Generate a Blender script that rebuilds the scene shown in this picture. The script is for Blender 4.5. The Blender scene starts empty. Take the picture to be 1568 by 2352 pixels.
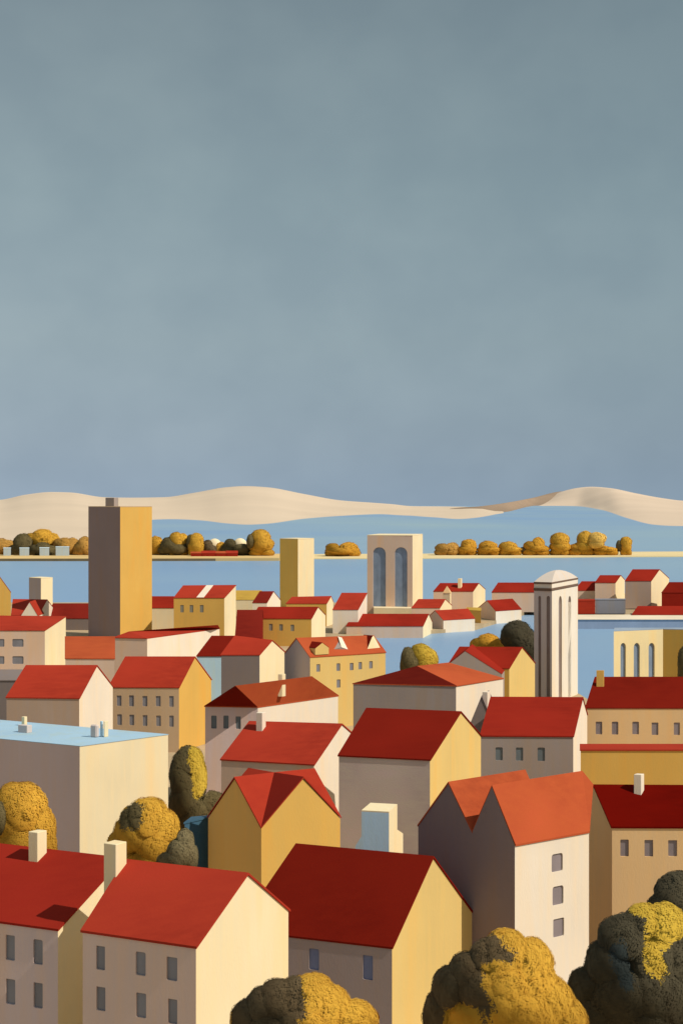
import bpy, bmesh, math, random
from mathutils import Vector, noise
from mathutils.geometry import tessellate_polygon
random.seed(7)
S = bpy.context.scene
COL = S.collection
# ------------------------------------------------------------------ survey helpers
# The town was laid out from a survey of sight lines: camera 45 m up, level.
F, CX, HZ, H = 3231.0, 784.0, 1144.0, 45.0
G = 1.2                                    # town ground level
def atd(px, py, d):
    return Vector(((px-CX)/F*d, d, H+(HZ-py)/F*d))
def atz(px, py, z):
    return atd(px, py, (z-H)*F/(HZ-py))
def onwall(px, py, P, Q):                  # sight line meets the vertical plane through P and Q
    u = (px-CX)/F
    ex, ey = Q.x-P.x, Q.y-P.y
    d = (ex*P.y-ey*P.x)/(ex-ey*u)
    return atd(px, py, d)
def onplane(px, py, P, Q, R):
    n = (Q-P).cross(R-P)
    o = Vector((0, 0, H)); dv = Vector(((px-CX)/F, 1, (HZ-py)/F))
    return o+dv*(n.dot(P-o)/n.dot(dv))
# ------------------------------------------------------------------ materials
PAINT = dict(
 cream=(.81, .675, .44), white=(.79, .685, .565), gold=(.65, .385, .095), amberwall=(.74, .445, .115), yellow=(.69, .49, .185), ochre=(.50, .31, .075),
 taupe=(.42, .31, .245), pink=(.68, .50, .39), plum=(.215, .175, .165), darkplum=(.235, .175, .172), brown=(.52, .37, .235), clay=(.71, .525, .445), mallow=(.68, .525, .495), rosegrey=(.53, .42, .385), dusk=(.36, .29, .28), ash=(.46, .385, .38), honey=(.84, .54, .135),  # duller front-wall colours have the walls' shade put into them
 tan=(.74, .49, .25), stone=(.345, .285, .26), paleblue=(.33, .50, .64), slate=(.22, .23, .28), navy=(.05, .12, .19),
 orangewall=(.86, .50, .15), bluegrey=(.25, .33, .43), shed=(.50, .60, .68),
 rred=(.375, .036, .019), rbrick=(.29, .021, .012), rmid=(.275, .019, .010), rdark=(.175, .0105, .005), ror=(.43, .080, .030), rdeep=(.13, .003, .001), rwine=(.19, .0155, .010), rmaroon=(.115, .009, .0055),
 rgold=(.50, .30, .06),
)
_mats = {}
def ramp_mix(nt, fac, a, b, blend='MIX'):
    m = nt.nodes.new('ShaderNodeMix'); m.data_type = 'RGBA'; m.blend_type = blend
    for k, v in ((6, a), (7, b)):
        if isinstance(v, tuple): m.inputs[k].default_value = (*v[:3], 1)
        else: nt.links.new(v, m.inputs[k])
    if isinstance(fac, (int, float)): m.inputs[0].default_value = fac
    else: nt.links.new(fac, m.inputs[0])
    return m.outputs[2]
def noise_node(nt, vec, scale, stretch, detail=4, rough=.6, lo=.3, hi=.7, seed=0.):
    mp = nt.nodes.new('ShaderNodeMapping'); mp.inputs['Scale'].default_value = stretch
    mp.inputs['Location'].default_value = (seed, seed*1.7, seed*.6)
    nt.links.new(vec, mp.inputs['Vector'])
    n = nt.nodes.new('ShaderNodeTexNoise'); n.inputs['Scale'].default_value = scale
    n.inputs['Detail'].default_value = detail; n.inputs['Roughness'].default_value = rough
    nt.links.new(mp.outputs[0], n.inputs['Vector'])
    r = nt.nodes.new('ShaderNodeMapRange'); r.inputs['From Min'].default_value = lo; r.inputs['From Max'].default_value = hi
    nt.links.new(n.outputs[0], r.inputs['Value'])
    return r.outputs[0]
def base_mat(name):
    m = bpy.data.materials.new(name); m.use_nodes = True
    nt = m.node_tree; b = nt.nodes['Principled BSDF']
    return m, nt, b
def sc(c, k): return tuple(min(.95, x*k) for x in c)
def paint(key, roof=False):
    """hand-brushed limewash / painted tile: mottled, streaked, slightly uneven"""
    k = ('p', key)
    if k in _mats: return _mats[k]
    c = PAINT[key]; m, nt, b = base_mat(('roof_' if key[0] == 'r' and key in ROOFS else 'wash_')+key)
    tc = nt.nodes.new('ShaderNodeTexCoord').outputs['Object']
    sd = (sum(ord(q) for q in key) % 17)*3.1
    roof = key in ROOFS
    if roof:
        mott = noise_node(nt, tc, .10, (1, 1, 1), 2, .5, .32, .68, sd)
        strk = noise_node(nt, tc, .9, (.35, 1.4, 1.4), 5, .65, .35, .75, sd+5)
        col = ramp_mix(nt, mott, sc(c, .80), sc(c, 1.12))
        col = ramp_mix(nt, strk, col, (c[0]*1.05, c[1]*1.12, c[2]*1.02))
    else:
        mott = noise_node(nt, tc, .12, (1, 1, .7), 3, .5, .32, .68, sd)
        strk = noise_node(nt, tc, 1.5, (1, 1, .07), 5, .65, .42, .72, sd+5)
        col = ramp_mix(nt, mott, sc(c, .93), sc(c, 1.05))
        warm = (min(.9, c[0]*1.03), c[1]*.99, c[2]*.91)
        col = ramp_mix(nt, strk, col, warm)
        wide = noise_node(nt, tc, .45, (1, 1, .10), 3, .5, .52, .80, sd+13)
        col = ramp_mix(nt, wide, col, (min(.92, c[0]*1.08), c[1]*.95, c[2]*.76))
    fine = noise_node(nt, tc, 9, (1, 1, .3) if not roof else (.4, 1, 1), 3, .6, .2, .8, sd+9)
    bp = nt.nodes.new('ShaderNodeBump'); bp.inputs['Strength'].default_value = .25; bp.inputs['Distance'].default_value = .03
    nt.links.new(fine, bp.inputs['Height']); nt.links.new(bp.outputs[0], b.inputs['Normal'])
    nt.links.new(col, b.inputs['Base Color'])
    b.inputs['Roughness'].default_value = .95; b.inputs['Specular IOR Level'].default_value = .03 if roof else .1
    _mats[k] = m; return m
ROOFS = {k for k in PAINT if k[0] == 'r'}
def glass(kind):
    k = ('g', kind)
    if k in _mats: return _mats[k]
    c = dict(grey=(.215, .21, .235), mauve=(.24, .20, .21), blue=(.15, .185, .33), teal=(.14, .165, .18), water=(.22, .28, .38), brown=(.27, .20, .175), olive=(.24, .22, .17))[kind]
    m, nt, b = base_mat('window_'+kind)
    tc = nt.nodes.new('ShaderNodeTexCoord').outputs['Object']
    mott = noise_node(nt, tc, .5, (1, 1, .5), 3, .5, .3, .7)
    nt.links.new(ramp_mix(nt, mott, sc(c, .85), sc(c, 1.15)), b.inputs['Base Color'])
    b.inputs['Roughness'].default_value = .35; b.inputs['Specular IOR Level'].default_value = .4
    _mats[k] = m; return m
def leaf(kind):
    k = ('l', kind)
    if k in _mats: return _mats[k]
    c = dict(ochre=(.60, .325, .040), gold=(.60, .335, .042), amber=(.58, .295, .034), mustard=(.54, .36, .045), pale=(.74, .47, .11), rust=(.48, .26, .06),
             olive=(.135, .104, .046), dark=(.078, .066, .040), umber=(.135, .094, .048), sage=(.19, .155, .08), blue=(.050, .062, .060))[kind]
    m, nt, b = base_mat('leaves_'+kind)
    g = nt.nodes.new('ShaderNodeNewGeometry')
    tc = nt.nodes.new('ShaderNodeTexCoord').outputs['Object']
    mott = noise_node(nt, tc, .9, (1, 1, .18), 3, .55, .35, .7)
    col = ramp_mix(nt, g.outputs['Random Per Island'], sc(c, .96), (c[0]*1.04, c[1]*1.035, c[2]*1.03))
    col = ramp_mix(nt, mott, col, (c[0]*.90, c[1]*.86, c[2]*.85))
    nt.links.new(col, b.inputs['Base Color'])
    b.inputs['Roughness'].default_value = .85; b.inputs['Specular IOR Level'].default_value = .08
    _mats[k] = m; return m
def plain(name, c, rough=.9, stretch=(1, 1, 1), scale=.1, amt=.15, bump=0):
    if name in _mats: return _mats[name]
    m, nt, b = base_mat(name)
    tc = nt.nodes.new('ShaderNodeTexCoord').outputs['Object']
    n = noise_node(nt, tc, scale, stretch, 5, .55, .3, .7)
    nt.links.new(ramp_mix(nt, n, sc(c, 1-amt), sc(c, 1+amt)), b.inputs['Base Color'])
    b.inputs['Roughness'].default_value = rough; b.inputs['Specular IOR Level'].default_value = .1
    _mats[name] = m; return m
# ------------------------------------------------------------------ objects
def obj(name, verts, faces, mats, parent=None, origin=None, idx=None, smooth=False, uv=None):
    me = bpy.data.meshes.new(name)
    o0 = origin or Vector((0, 0, 0))
    me.from_pydata([tuple(Vector(v)-o0) for v in verts], [], faces)
    if not isinstance(mats, (list, tuple)): mats = [mats]
    for m in mats: me.materials.append(m)
    if idx: me.polygons.foreach_set('material_index', idx)
    if smooth: me.polygons.foreach_set('use_smooth', [True]*len(faces))
    me.update()
    bm = bmesh.new(); bm.from_mesh(me); bmesh.ops.recalc_face_normals(bm, faces=bm.faces); bm.to_mesh(me); bm.free()
    o = bpy.data.objects.new(name, me); COL.objects.link(o)
    if parent: o.parent = parent
    elif origin: o.location = origin
    return o
def tag(o, label, cat, group=None):
    o['label'] = label; o['category'] = cat
    if group: o['group'] = group
    return o
def thing(name, label, cat, loc, group=None):
    o = bpy.data.objects.new(name, None); COL.objects.link(o)
    o.location = loc; o.empty_display_size = 1
    return tag(o, label, cat, group)
def structure(name, verts, faces, mats, **k):
    o = obj(name, verts, faces, mats, **k); o['kind'] = 'structure'; return o
UP = Vector((0, 0, 1))
def flat(v, z): return Vector((v.x, v.y, z))
class Mesh:
    def __init__(s): s.v = []; s.f = []; s.i = []
    def face(s, pts, mi=0):
        n = len(s.v); s.v += [Vector(p) for p in pts]; s.f.append(tuple(range(n, n+len(pts)))); s.i.append(mi)
    def wall(s, outer, holes=(), out=None, deep=.14, mi=0, rmi=None):
        """planar wall with real window openings and their reveals"""
        if not holes: s.face(outer, mi); return
        loops = [outer]+[list(h) for h in holes]
        flatpts = [p for l in loops for p in l]
        n = len(s.v); s.v += [Vector(p) for p in flatpts]
        for t in tessellate_polygon(loops):
            a, b, c = (s.v[n+q] for q in t)
            if (b-a).cross(c-a).length > 1e-7:
                s.f.append(tuple(n+q for q in t)); s.i.append(mi)
        for h in holes:
            k = len(h)
            for q in range(k):
                a, b = h[q], h[(q+1) % k]
                s.face((a, b, b-out*deep, a-out*deep), mi)
    def box(s, a, b, c, h0, h1, mi=0):
        """box on corner a with edges to b and c (plan), between two heights"""
        d = b+c-a
        q = [flat(p, h0) for p in (a, b, d, c)]; t = [flat(p, h1) for p in (a, b, d, c)]
        s.face(q[::-1], mi); s.face(t, mi)
        for k in range(4): s.face((q[k], q[(k+1) % 4], t[(k+1) % 4], t[k]), mi)
    def build(s, name, mats, parent=None, origin=None, weld=True, bevel=0):
        o = obj(name, s.v, s.f, mats, parent, origin, s.i)
        bm = bmesh.new(); bm.from_mesh(o.data)
        if weld: bmesh.ops.remove_doubles(bm, verts=bm.verts, dist=1e-4)
        bmesh.ops.recalc_face_normals(bm, faces=bm.faces)
        ctr = sum((v.co for v in bm.verts), Vector())/len(bm.verts)
        if sum(f.calc_area()*f.normal.dot(f.calc_center_median()-ctr) for f in bm.faces) < 0: bmesh.ops.reverse_faces(bm, faces=bm.faces)
        bm.normal_update()
        if bevel:
            bmesh.ops.bevel(bm, geom=[e for e in bm.edges if e.is_manifold and e.calc_face_angle(0) > .6], offset=bevel, segments=1, affect='EDGES', profile=.5)
        bm.to_mesh(o.data); bm.free(); return o
def outward(P, Q, inside):
    n = Vector((Q.y-P.y, -(Q.x-P.x), 0)).normalized()
    if n.dot(flat(inside, 0)-flat((P+Q)/2, 0)) > 0: n = -n
    return n
def window_loop(w, P, Q):
    """rounded opening in the wall plane through P and Q, for one surveyed window"""
    x0, y0, x1, y1 = w[:4]; arch = len(w) > 4 and w[4]
    c = onwall((x0+x1)/2, (y0+y1)/2, P, Q)
    l = onwall(x0, (y0+y1)/2, P, Q); r = onwall(x1, (y0+y1)/2, P, Q)
    t = onwall((x0+x1)/2, y0, P, Q)
    u = (flat(Q, 0)-flat(P, 0)).normalized()
    if u.dot(r-l) < 0: u = -u
    hw = (flat(r, 0)-flat(l, 0)).length/2; hh = abs(t.z-c.z)
    pts = []
    def corner(cx, cy, rx, ry, a0, a1, n):
        for k in range(n+1):
            a = math.radians(a0+(a1-a0)*k/n); pts.append((cx+rx*math.cos(a), cy+ry*math.sin(a)))
    hm_ = min(hw, hh); rb = hm_*(.28 if not arch else .06)
    corner(-hw+rb, -hh+rb, rb, rb, 180, 270, 3); corner(hw-rb, -hh+rb, rb, rb, 270, 360, 3)
    if arch:
        k = 1.25 if arch == 2 else 1.0
        corner(0, hh-hw*k, hw, hw*k, 0, 180, 12)
    else:
        rt = hm_*random.choice((.16, .25, .34)); corner(hw-rt, hh-rt, rt, rt, 0, 90, 3); corner(-hw+rt, hh-rt, rt, rt, 90, 180, 3)
    return [c+u*a+UP*b for a, b in pts]
def add_windows(root, loops, out, mat, deep=.14):
    o0 = root.location
    for h in loops:
        obj('window', [p-out*(deep-.01) for p in h], [tuple(range(len(h)))], mat, root, o0)
def chimneys(root, chs, P, Q, R, du, dv, default='cream'):
    """each chimney rises through the roof plane PQR; du, dv are the house's plan directions"""
    for ch in chs:
        xl, xc, xr, yt, yb = ch[:5]; pk = ch[5] if len(ch) > 5 else default
        c = onplane(xc, yb, P, Q, R); d = c.y; u = (xc-CX)/F
        def ln(v, dpx):
            return abs(dpx)*d/F/max(.25, abs(v.x-u*v.y))
        a = c.copy(); b = c+du*ln(du, xl-xc); e = c+dv*ln(dv, xr-xc)
        m = Mesh(); zt = H+(HZ-yt)/F*d
        m.box(a, b, e, c.z-1.6, zt)
        o = m.build('chimney', paint(pk), root, root.location, bevel=.03)
def slab_roof(near, far, key, root, ov=.12, th=.16, extra=None):
    """one solid roof shell over a profile (list of points eave..ridge..eave) at the near and far ends"""
    m = Mesh()
    def grow(pr):
        pr = [p.copy() for p in pr]
        pr[0] = pr[0]+(pr[0]-pr[1]).normalized()*ov; pr[-1] = pr[-1]+(pr[-1]-pr[-2]).normalized()*ov; return pr
    n, f = grow(near), grow(far)
    for a in range(len(n)):
        v = (near[a]-far[a]).normalized()*ov
        n[a] = n[a]+v; f[a] = f[a]-v
    lift = UP*th
    k = len(n)
    for a in range(k-1):
        m.face((n[a]+lift, n[a+1]+lift, f[a+1]+lift, f[a]+lift)); m.face((n[a], f[a], f[a+1], n[a+1]))
        m.face((n[a], n[a+1], n[a+1]+lift, n[a]+lift)); m.face((f[a], f[a]+lift, f[a+1]+lift, f[a+1]))
    for a in (0, k-1): m.face((n[a], n[a]+lift, f[a]+lift, f[a]))
    return m.build('roof', paint(key), root, root.location)
def gable_house(label, kind, d, A, B, C, R, R2, front, side, roof, win=(), gwin=(), glassk='grey', chim=(), g=G, cat='house', group=None, name='gabled_house', D=None, deep=.14):
    """kind R: gable on the right (B-C); kind L: gable on the left (A-B)"""
    Bw = atd(*B, d); e = Bw.z
    Aw, Cw = atz(*A, e), atz(*C, e); Dw = Aw+Cw-Bw
    if kind == 'R': E1, E2, F1, F2 = Bw, Cw, Aw, Dw
    else: E1, E2, F1, F2 = Bw, Aw, Cw, Dw
    Rw = onwall(*R, E1, E2)
    R2w = onplane(*R2, E1, Rw, F1)
    mid = (Aw+Bw+Cw+Dw)/4
    root = thing(name, label, cat, flat(mid, g), group); o0 = root.location
    lp, gp = (front, side) if kind == 'R' else (side, front)  # front colour is often darkened for shade, side colour is the sunlit one
    m = Mesh()
    on = outward(E1, F1, mid); lh = [window_loop(w, E1, F1) for w in win]
    m.wall([flat(E1, g), flat(F1, g), F1, E1], lh, on, deep, 0)
    og = outward(E1, E2, mid); gh = [window_loop(w, E1, E2) for w in gwin]
    m.wall([flat(E1, g), E1, Rw, E2, flat(E2, g)], gh, og, deep, 1)
    m.face([flat(F1, g), F1, R2w, F2, flat(F2, g)], 1)
    m.face([flat(E2, g), E2, F2, flat(F2, g)], 0)
    m.build('wall', [paint(lp), paint(gp)], root, o0)
    add_windows(root, lh, on, glass(glassk), deep); add_windows(root, gh, og, glass(glassk), deep)
    slab_roof([E1, Rw, E2], [F1, R2w, F2], roof, root)
    if kind == 'R': chimneys(root, chim, E1, Rw, F1, (Aw-Bw).normalized(), (Cw-Bw).normalized())
    else: chimneys(root, chim, E1, Rw, F1, Vector((-.97, .24, 0)), Vector((.62, .78, 0)))
    return root, dict(A=Aw, B=Bw, C=Cw, D=Dw, R=Rw, R2=R2w, e=e)
def shed_house(label, d, dep, A, B, R, R2, front, side, roof, win=(), glassk='grey', chim=(), g=G, cat='house', group=None, name='shed_roofed_house', stripe=None):
    """mono-pitch: low front wall A-B, high back wall under R2-R"""
    Bw = atd(*B, d); Aw = atz(*A, Bw.z)
    Rw = atd(*R, d+dep); R2w = onplane(*R2, Bw, Rw, Aw)
    mid = (Aw+Bw+Rw+R2w)/4
    root = thing(name, label, cat, flat(mid, g), group); o0 = root.location
    m = Mesh(); on = outward(Aw, Bw, mid); lh = [window_loop(w, Aw, Bw) for w in win]
    m.wall([flat(Bw, g), flat(Aw, g), Aw, Bw], lh, on, .14, 0)
    m.face([flat(Bw, g), Bw, Rw, flat(Rw, g)], 1); m.face([flat(Aw, g), Aw, R2w, flat(R2w, g)], 1)
    m.face([flat(Rw, g), Rw, R2w, flat(R2w, g)], 0)
    m.build('wall', [paint(front), paint(side)], root, o0)
    add_windows(root, lh, on, glass(glassk))
    slab_roof([Bw, Rw], [Aw, R2w], roof, root)
    chimneys(root, chim, Bw, Rw, Aw, (Aw-Bw).normalized(), flat(Rw-Bw, 0).normalized())
    if stripe:
        q = [onplane(*p, Bw, Rw, Aw)+UP*.2 for p in stripe]
        n = Mesh(); n.face([p+UP*.05 for p in q]); n.face([p for p in q][::-1])
        for k in range(4): n.face((q[k], q[(k+1) % 4], q[(k+1) % 4]+UP*.05, q[k]+UP*.05))
        n.build('roof_stripe', paint('white'), root, o0)
    return root
def hip_house(label, d, A, B, C, R, R2, rise, front, side, roofl, roofr, win=(), glassk='grey', chim=(), g=G, name='hip_roofed_house', group=None):
    Bw = atd(*B, d); e = Bw.z; Aw, Cw = atz(*A, e), atz(*C, e); Dw = Aw+Cw-Bw; mid = (Aw+Bw+Cw+Dw)/4
    Rw, R2w = atz(*R, e+rise), atz(*R2, e+rise)
    root = thing(name, label, 'house', flat(mid, g), group); o0 = root.location
    m = Mesh(); on = outward(Aw, Bw, mid); lh = [window_loop(w, Aw, Bw) for w in win]
    m.wall([flat(Bw, g), flat(Aw, g), Aw, Bw], lh, on, .14, 0)
    m.face([flat(Bw, g), Bw, Cw, flat(Cw, g)], 1); m.face([flat(Cw, g), Cw, Dw, flat(Dw, g)], 0); m.face([flat(Aw, g), Aw, Dw, flat(Dw, g)], 1)
    m.build('wall', [paint(front), paint(side)], root, o0)
    add_windows(root, lh, on, glass(glassk))
    q = [p+(p-mid).normalized()*.15 for p in (Aw, Bw, Cw, Dw)]; t = [p+UP*.16 for p in q]
    r, r2 = Rw+UP*.16, R2w+UP*.16
    n = Mesh()
    n.face((t[0], t[1], r), 1); n.face((t[1], t[2], r2, r), 0); n.face((t[2], t[3], r2), 1); n.face((t[3], t[0], r, r2), 0)
    for k in range(4): n.face((q[k], q[(k+1) % 4], t[(k+1) % 4], t[k]), 0)
    n.build('roof', [paint(roofr), paint(roofl)], root, o0)  # one roof in two reds: shaded slopes painted darker than sunlit ones
    chimneys(root, chim, Bw, Cw, Rw, (Aw-Bw).normalized(), (Cw-Bw).normalized())
    return root
def corner_tower(name, label, cat, d, xl, xc, xr, yt, lk, rk, g=G, ang=35, tilt=0):
    """square-cornered tower seen on its corner; returns plan corners"""
    c = atd(xc, yt, d); u = (xc-CX)/F
    a = math.radians(ang); dl = Vector((-math.cos(a), math.sin(a), 0)); dr = Vector((math.sin(a), math.cos(a), 0))
    def solve(dv, px):
        # c + dv*t projects to px
        k = (px-CX)/F
        return (k*c.y-c.x)/(dv.x-k*dv.y)
    b = c+dl*solve(dl, xl); e = c+dr*solve(dr, xr)
    mid = (b+e)/2
    root = thing(name, label, cat, flat(mid, g))
    return root, c, b, e, dl, dr
# ------------------------------------------------------------------ trees
def crown_mesh(name, lobes, d, lk, root, leafpx, dens=2.2, patches=()):
    """leafy crown: thousands of small leaves over irregular clumps, over a rough inner mass"""
    o0 = root.location
    V, FC, NV = [], [], []
    L = []
    for lb in lobes:
        cx, cy, rx, ry = lb[:4]; off = lb[4] if len(lb) > 4 else 0
        dd = d+off; c = atd(cx, cy, dd); k = dd/F
        L.append((c, rx*k, ry*k, rx, ry, dd))
    def pos(c, ax, az, nv, seed):
        w = 1+.10*noise.noise(nv*1.7+Vector((seed, 0, 0)))+.055*noise.noise(nv*4.5+Vector((0, seed, 0)))
        return Vector((c.x+nv.x*ax*w, c.y+nv.y*ax*.9*w, c.z+nv.z*az*w))
    wsum = sum(l[1] for l in L); CC = sum((l[0]*l[1] for l in L), Vector())/wsum
    RX = max(abs(l[0].x-CC.x)+l[1] for l in L); RZ = max(abs(l[0].z-CC.z)+l[2] for l in L)
    ico = bmesh.new(); bmesh.ops.create_icosphere(ico, subdivisions=3, radius=1)
    iv = [v.co.copy() for v in ico.verts]; ifc = [tuple(v.index for v in f.verts) for f in ico.faces]; ico.free()
    for li, (c, ax, az, rx, ry, dd) in enumerate(L):
        sd = cx_seed = c.x*.37+c.z*.21
        n0 = len(V)
        V += [c+(pos(c, ax, az, v.normalized(), sd)-c)*.98 for v in iv]; FC += [tuple(n0+q for q in f) for f in ifc]
        def shade(nv, p):                      # leaf tips follow the swell of the whole crown
            a = Vector((nv.x/ax, nv.y/ax, nv.z/az)).normalized(); b = Vector(((p.x-CC.x)/RX, (p.y-CC.y)/RX, (p.z-CC.z)/RZ)).normalized()
            return (a*.30+b*.70).normalized()
        NV += [shade(v.normalized(), V[n0+q]) for q, v in enumerate(iv)]
        area = 4*math.pi*rx*ry
        n = int(min(15000, area/(leafpx*leafpx*.55)*dens))
        ls = leafpx*dd/F
        for _ in range(n):
            z = random.uniform(-1, 1); a = random.uniform(0, 2*math.pi); q = math.sqrt(1-z*z)
            nv = Vector((q*math.cos(a), q*math.sin(a), z))
            if nv.y > .55: continue
            p = pos(c, ax, az, nv, sd)
            inside = False
            for lj, (c2, ax2, az2, *_r) in enumerate(L):
                if lj != li:
                    e = Vector(((p.x-c2.x)/ax2, (p.y-c2.y)/(ax2*.9), (p.z-c2.z)/az2))
                    if e.length < .9: inside = True; break
            if inside: continue
            nn = (Vector((nv.x/ax, nv.y/ax, nv.z/az)).normalized()+Vector((random.gauss(0, .06), random.gauss(0, .06), random.gauss(0, .06)))).normalized()
            t = nn.cross(Vector((random.uniform(-1, 1), random.uniform(-1, 1), random.uniform(-1, 1)))).normalized(); b = nn.cross(t)
            if t.cross(b).dot(nn) < 0: b = -b
            p = p+nn*ls*random.uniform(0, .035); l = ls*random.uniform(.55, 1.0); w = l*random.uniform(.45, .7)
            n0 = len(V); V += [p-t*l*.6, p-b*w*.5, p+t*l*.6, p+b*w*.5]; NV += [shade(nv, p)]*4; FC.append((n0, n0+1, n0+2, n0+3))
    me = bpy.data.meshes.new(name); me.from_pydata([tuple(v-o0) for v in V], [], FC); me.materials.append(leaf(lk))
    # light and shade of the crown painted as leaf colours: ellipsoid patches on its side
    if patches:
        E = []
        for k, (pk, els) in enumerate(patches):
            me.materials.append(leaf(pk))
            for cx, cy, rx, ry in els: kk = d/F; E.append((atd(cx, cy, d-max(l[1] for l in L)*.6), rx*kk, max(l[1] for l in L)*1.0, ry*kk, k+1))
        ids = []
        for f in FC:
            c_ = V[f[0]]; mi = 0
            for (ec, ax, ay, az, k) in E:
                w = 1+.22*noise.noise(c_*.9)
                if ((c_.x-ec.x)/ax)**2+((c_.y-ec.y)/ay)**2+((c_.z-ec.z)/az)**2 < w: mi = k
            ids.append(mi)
        me.polygons.foreach_set('material_index', ids)
    me.update()
    ncore = len(L)*len(ifc)
    me.polygons.foreach_set('use_smooth', [True]*len(FC)); me.normals_split_custom_set_from_vertices([tuple(n) for n in NV])
    o = bpy.data.objects.new(name, me); COL.objects.link(o); o.parent = root
    return L
def tree(label, d, crowns, leafpx=7, g=G, group=None, name='tree', cat='tree', trunk=True, dens=2.2, patches=()):
    """crowns: list of (leaf colour, [lobes]); first colour is the main crown"""
    allL = [l for _, ls in crowns for l in ls]
    px = sum(l[0]*l[2] for l in allL)/sum(l[2] for l in allL)
    base = flat(atd(px, 1500, d), g)
    root = thing(name, label, cat, base, group)
    top = None
    for k, (lk, ls) in enumerate(crowns):
        L = crown_mesh('crown' if k == 0 else 'foliage', ls, d, lk, root, leafpx, dens, patches if k == 0 else ())  # extra lobes paint shaded and lit sides of the crown in other leaf colours
        if k == 0: main = L
    # tapered trunk with limbs running up into the clumps
    c = main[0][0]; zt = min(l[0].z for l in main); zt = max(zt, g+1)
    r = max(.12, .035*(zt-g)+.05*main[0][1])
    V, FC = [], []
    def limb(p, q, r0, r1, n=7):
        ax = (q-p).normalized(); t = ax.cross(Vector((.3, 1, .2))).normalized(); b = ax.cross(t); n0 = len(V)
        for e, rr in ((p, r0), (p.lerp(q, .5)+t*r0*.4, (r0+r1)/2), (q, r1)):
            for k in range(n):
                a = 2*math.pi*k/n; V.append(e+(t*math.cos(a)+b*math.sin(a))*rr)
        for s in range(2):
            for k in range(n): FC.append((n0+s*n+k, n0+s*n+(k+1) % n, n0+(s+1)*n+(k+1) % n, n0+(s+1)*n+k))
    fork = flat(base, g+(zt-g)*.55)
    limb(base-UP*.3, fork, r*1.25, r*.8)
    for l in main[:5]: limb(fork, l[0], r*.6, r*.2, 5)
    obj('trunk', V, FC, plain('bark', (.10, .07, .045), .95, (1, 1, .2), 3, .25), root, base, smooth=True)
    return root
# ================================================================== SETTING
def plan(px, d, z): v = atd(px, HZ, d); return Vector((v.x, d, z))
def water_mat():
    m, nt, b = base_mat('lake_water')
    tc = nt.nodes.new('ShaderNodeTexCoord').outputs['Object']
    far = noise_node(nt, tc, .0011, (1, .55, 1), 4, .55, .38, .66, 3)
    mott = noise_node(nt, tc, .006, (.5, 1, 1), 3, .5, .3, .7)
    col = ramp_mix(nt, mott, (.205, .335, .53), (.225, .36, .55))
    col = ramp_mix(nt, far, col, (.31, .43, .49))
    nt.links.new(col, b.inputs['Base Color'])
    rip = noise_node(nt, tc, .25, (.4, 1, 1), 4, .6, .2, .8)
    bp = nt.nodes.new('ShaderNodeBump'); bp.inputs['Strength'].default_value = .3; bp.inputs['Distance'].default_value = .25
    nt.links.new(rip, bp.inputs['Height']); nt.links.new(bp.outputs[0], b.inputs['Normal'])
    b.inputs['Roughness'].default_value = .42; b.inputs['Specular IOR Level'].default_value = .3
    return m
structure('water', [(-4000, -300, 0), (4000, -300, 0), (4000, 8250, 0), (-4000, 8250, 0)], [(0, 1, 2, 3)], water_mat())
def land(name, ring, z, mat, bottom=-2):
    n = len(ring); V = [flat(p, z) for p in ring]+[flat(p, bottom) for p in ring]
    Fc = [tuple(range(n))]+[(k, (k+1) % n, n+(k+1) % n, n+k) for k in range(n)]
    return structure(name, V, Fc, mat)
earth = plain('ochre_earth', (.44, .33, .20), .95, (1, 1, 1), .08, .25)
X = Vector
land('ground', [X((-320, -80, 0)), X((160, -80, 0)), X((140, 296, 0)), X((54, 298, 0)), X((53, 316, 0)), X((44, 342, 0)), X((9, 346, 0)), X((7, 452, 0)),
     plan(1012, 468, 0), plan(1092, 479, 0), plan(1200, 538, 0), plan(1240, 572, 0), plan(1290, 590, 0), X((-320, 590, 0))], G, earth)
QZ = 3.3
pave = plain('pale_paving', (.78, .66, .49), .9, (1, 1, 1), .1, .08)
land('quay_land', [plan(1262, 486, 0), plan(2300, 486, 0), plan(2300, 620, 0), plan(1262, 620, 0)], QZ-.3, earth)
qp = structure('quay_pavement', *(lambda m: (m.v, m.f))((lambda m: (m.box(plan(1262, 483.6, 0), plan(2300, 483.6, 0), plan(1262, 503, 0), QZ-.5, QZ), m)[1])(Mesh())), pave)
m = Mesh(); m.box(plan(1262, 483, 0), plan(2300, 483, 0), plan(1262, 483.9, 0), -2, QZ-.12)
o = thing('quay_wall', 'long blue-grey quay wall under the pale promenade on the right waterfront', 'wall', plan(1400, 483, 0))
m.build('wall_face', plain('blue_quay_wash', (.30, .37, .49), .9, (1, 1, .3), .2, .1), o, o.location)
m = Mesh(); m.box(plan(1261, 482.7, 0), plan(2300, 482.7, 0), plan(1261, 484.2, 0), QZ-.10, QZ+.10); m.build('coping', pave, o, o.location, bevel=.04)
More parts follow.
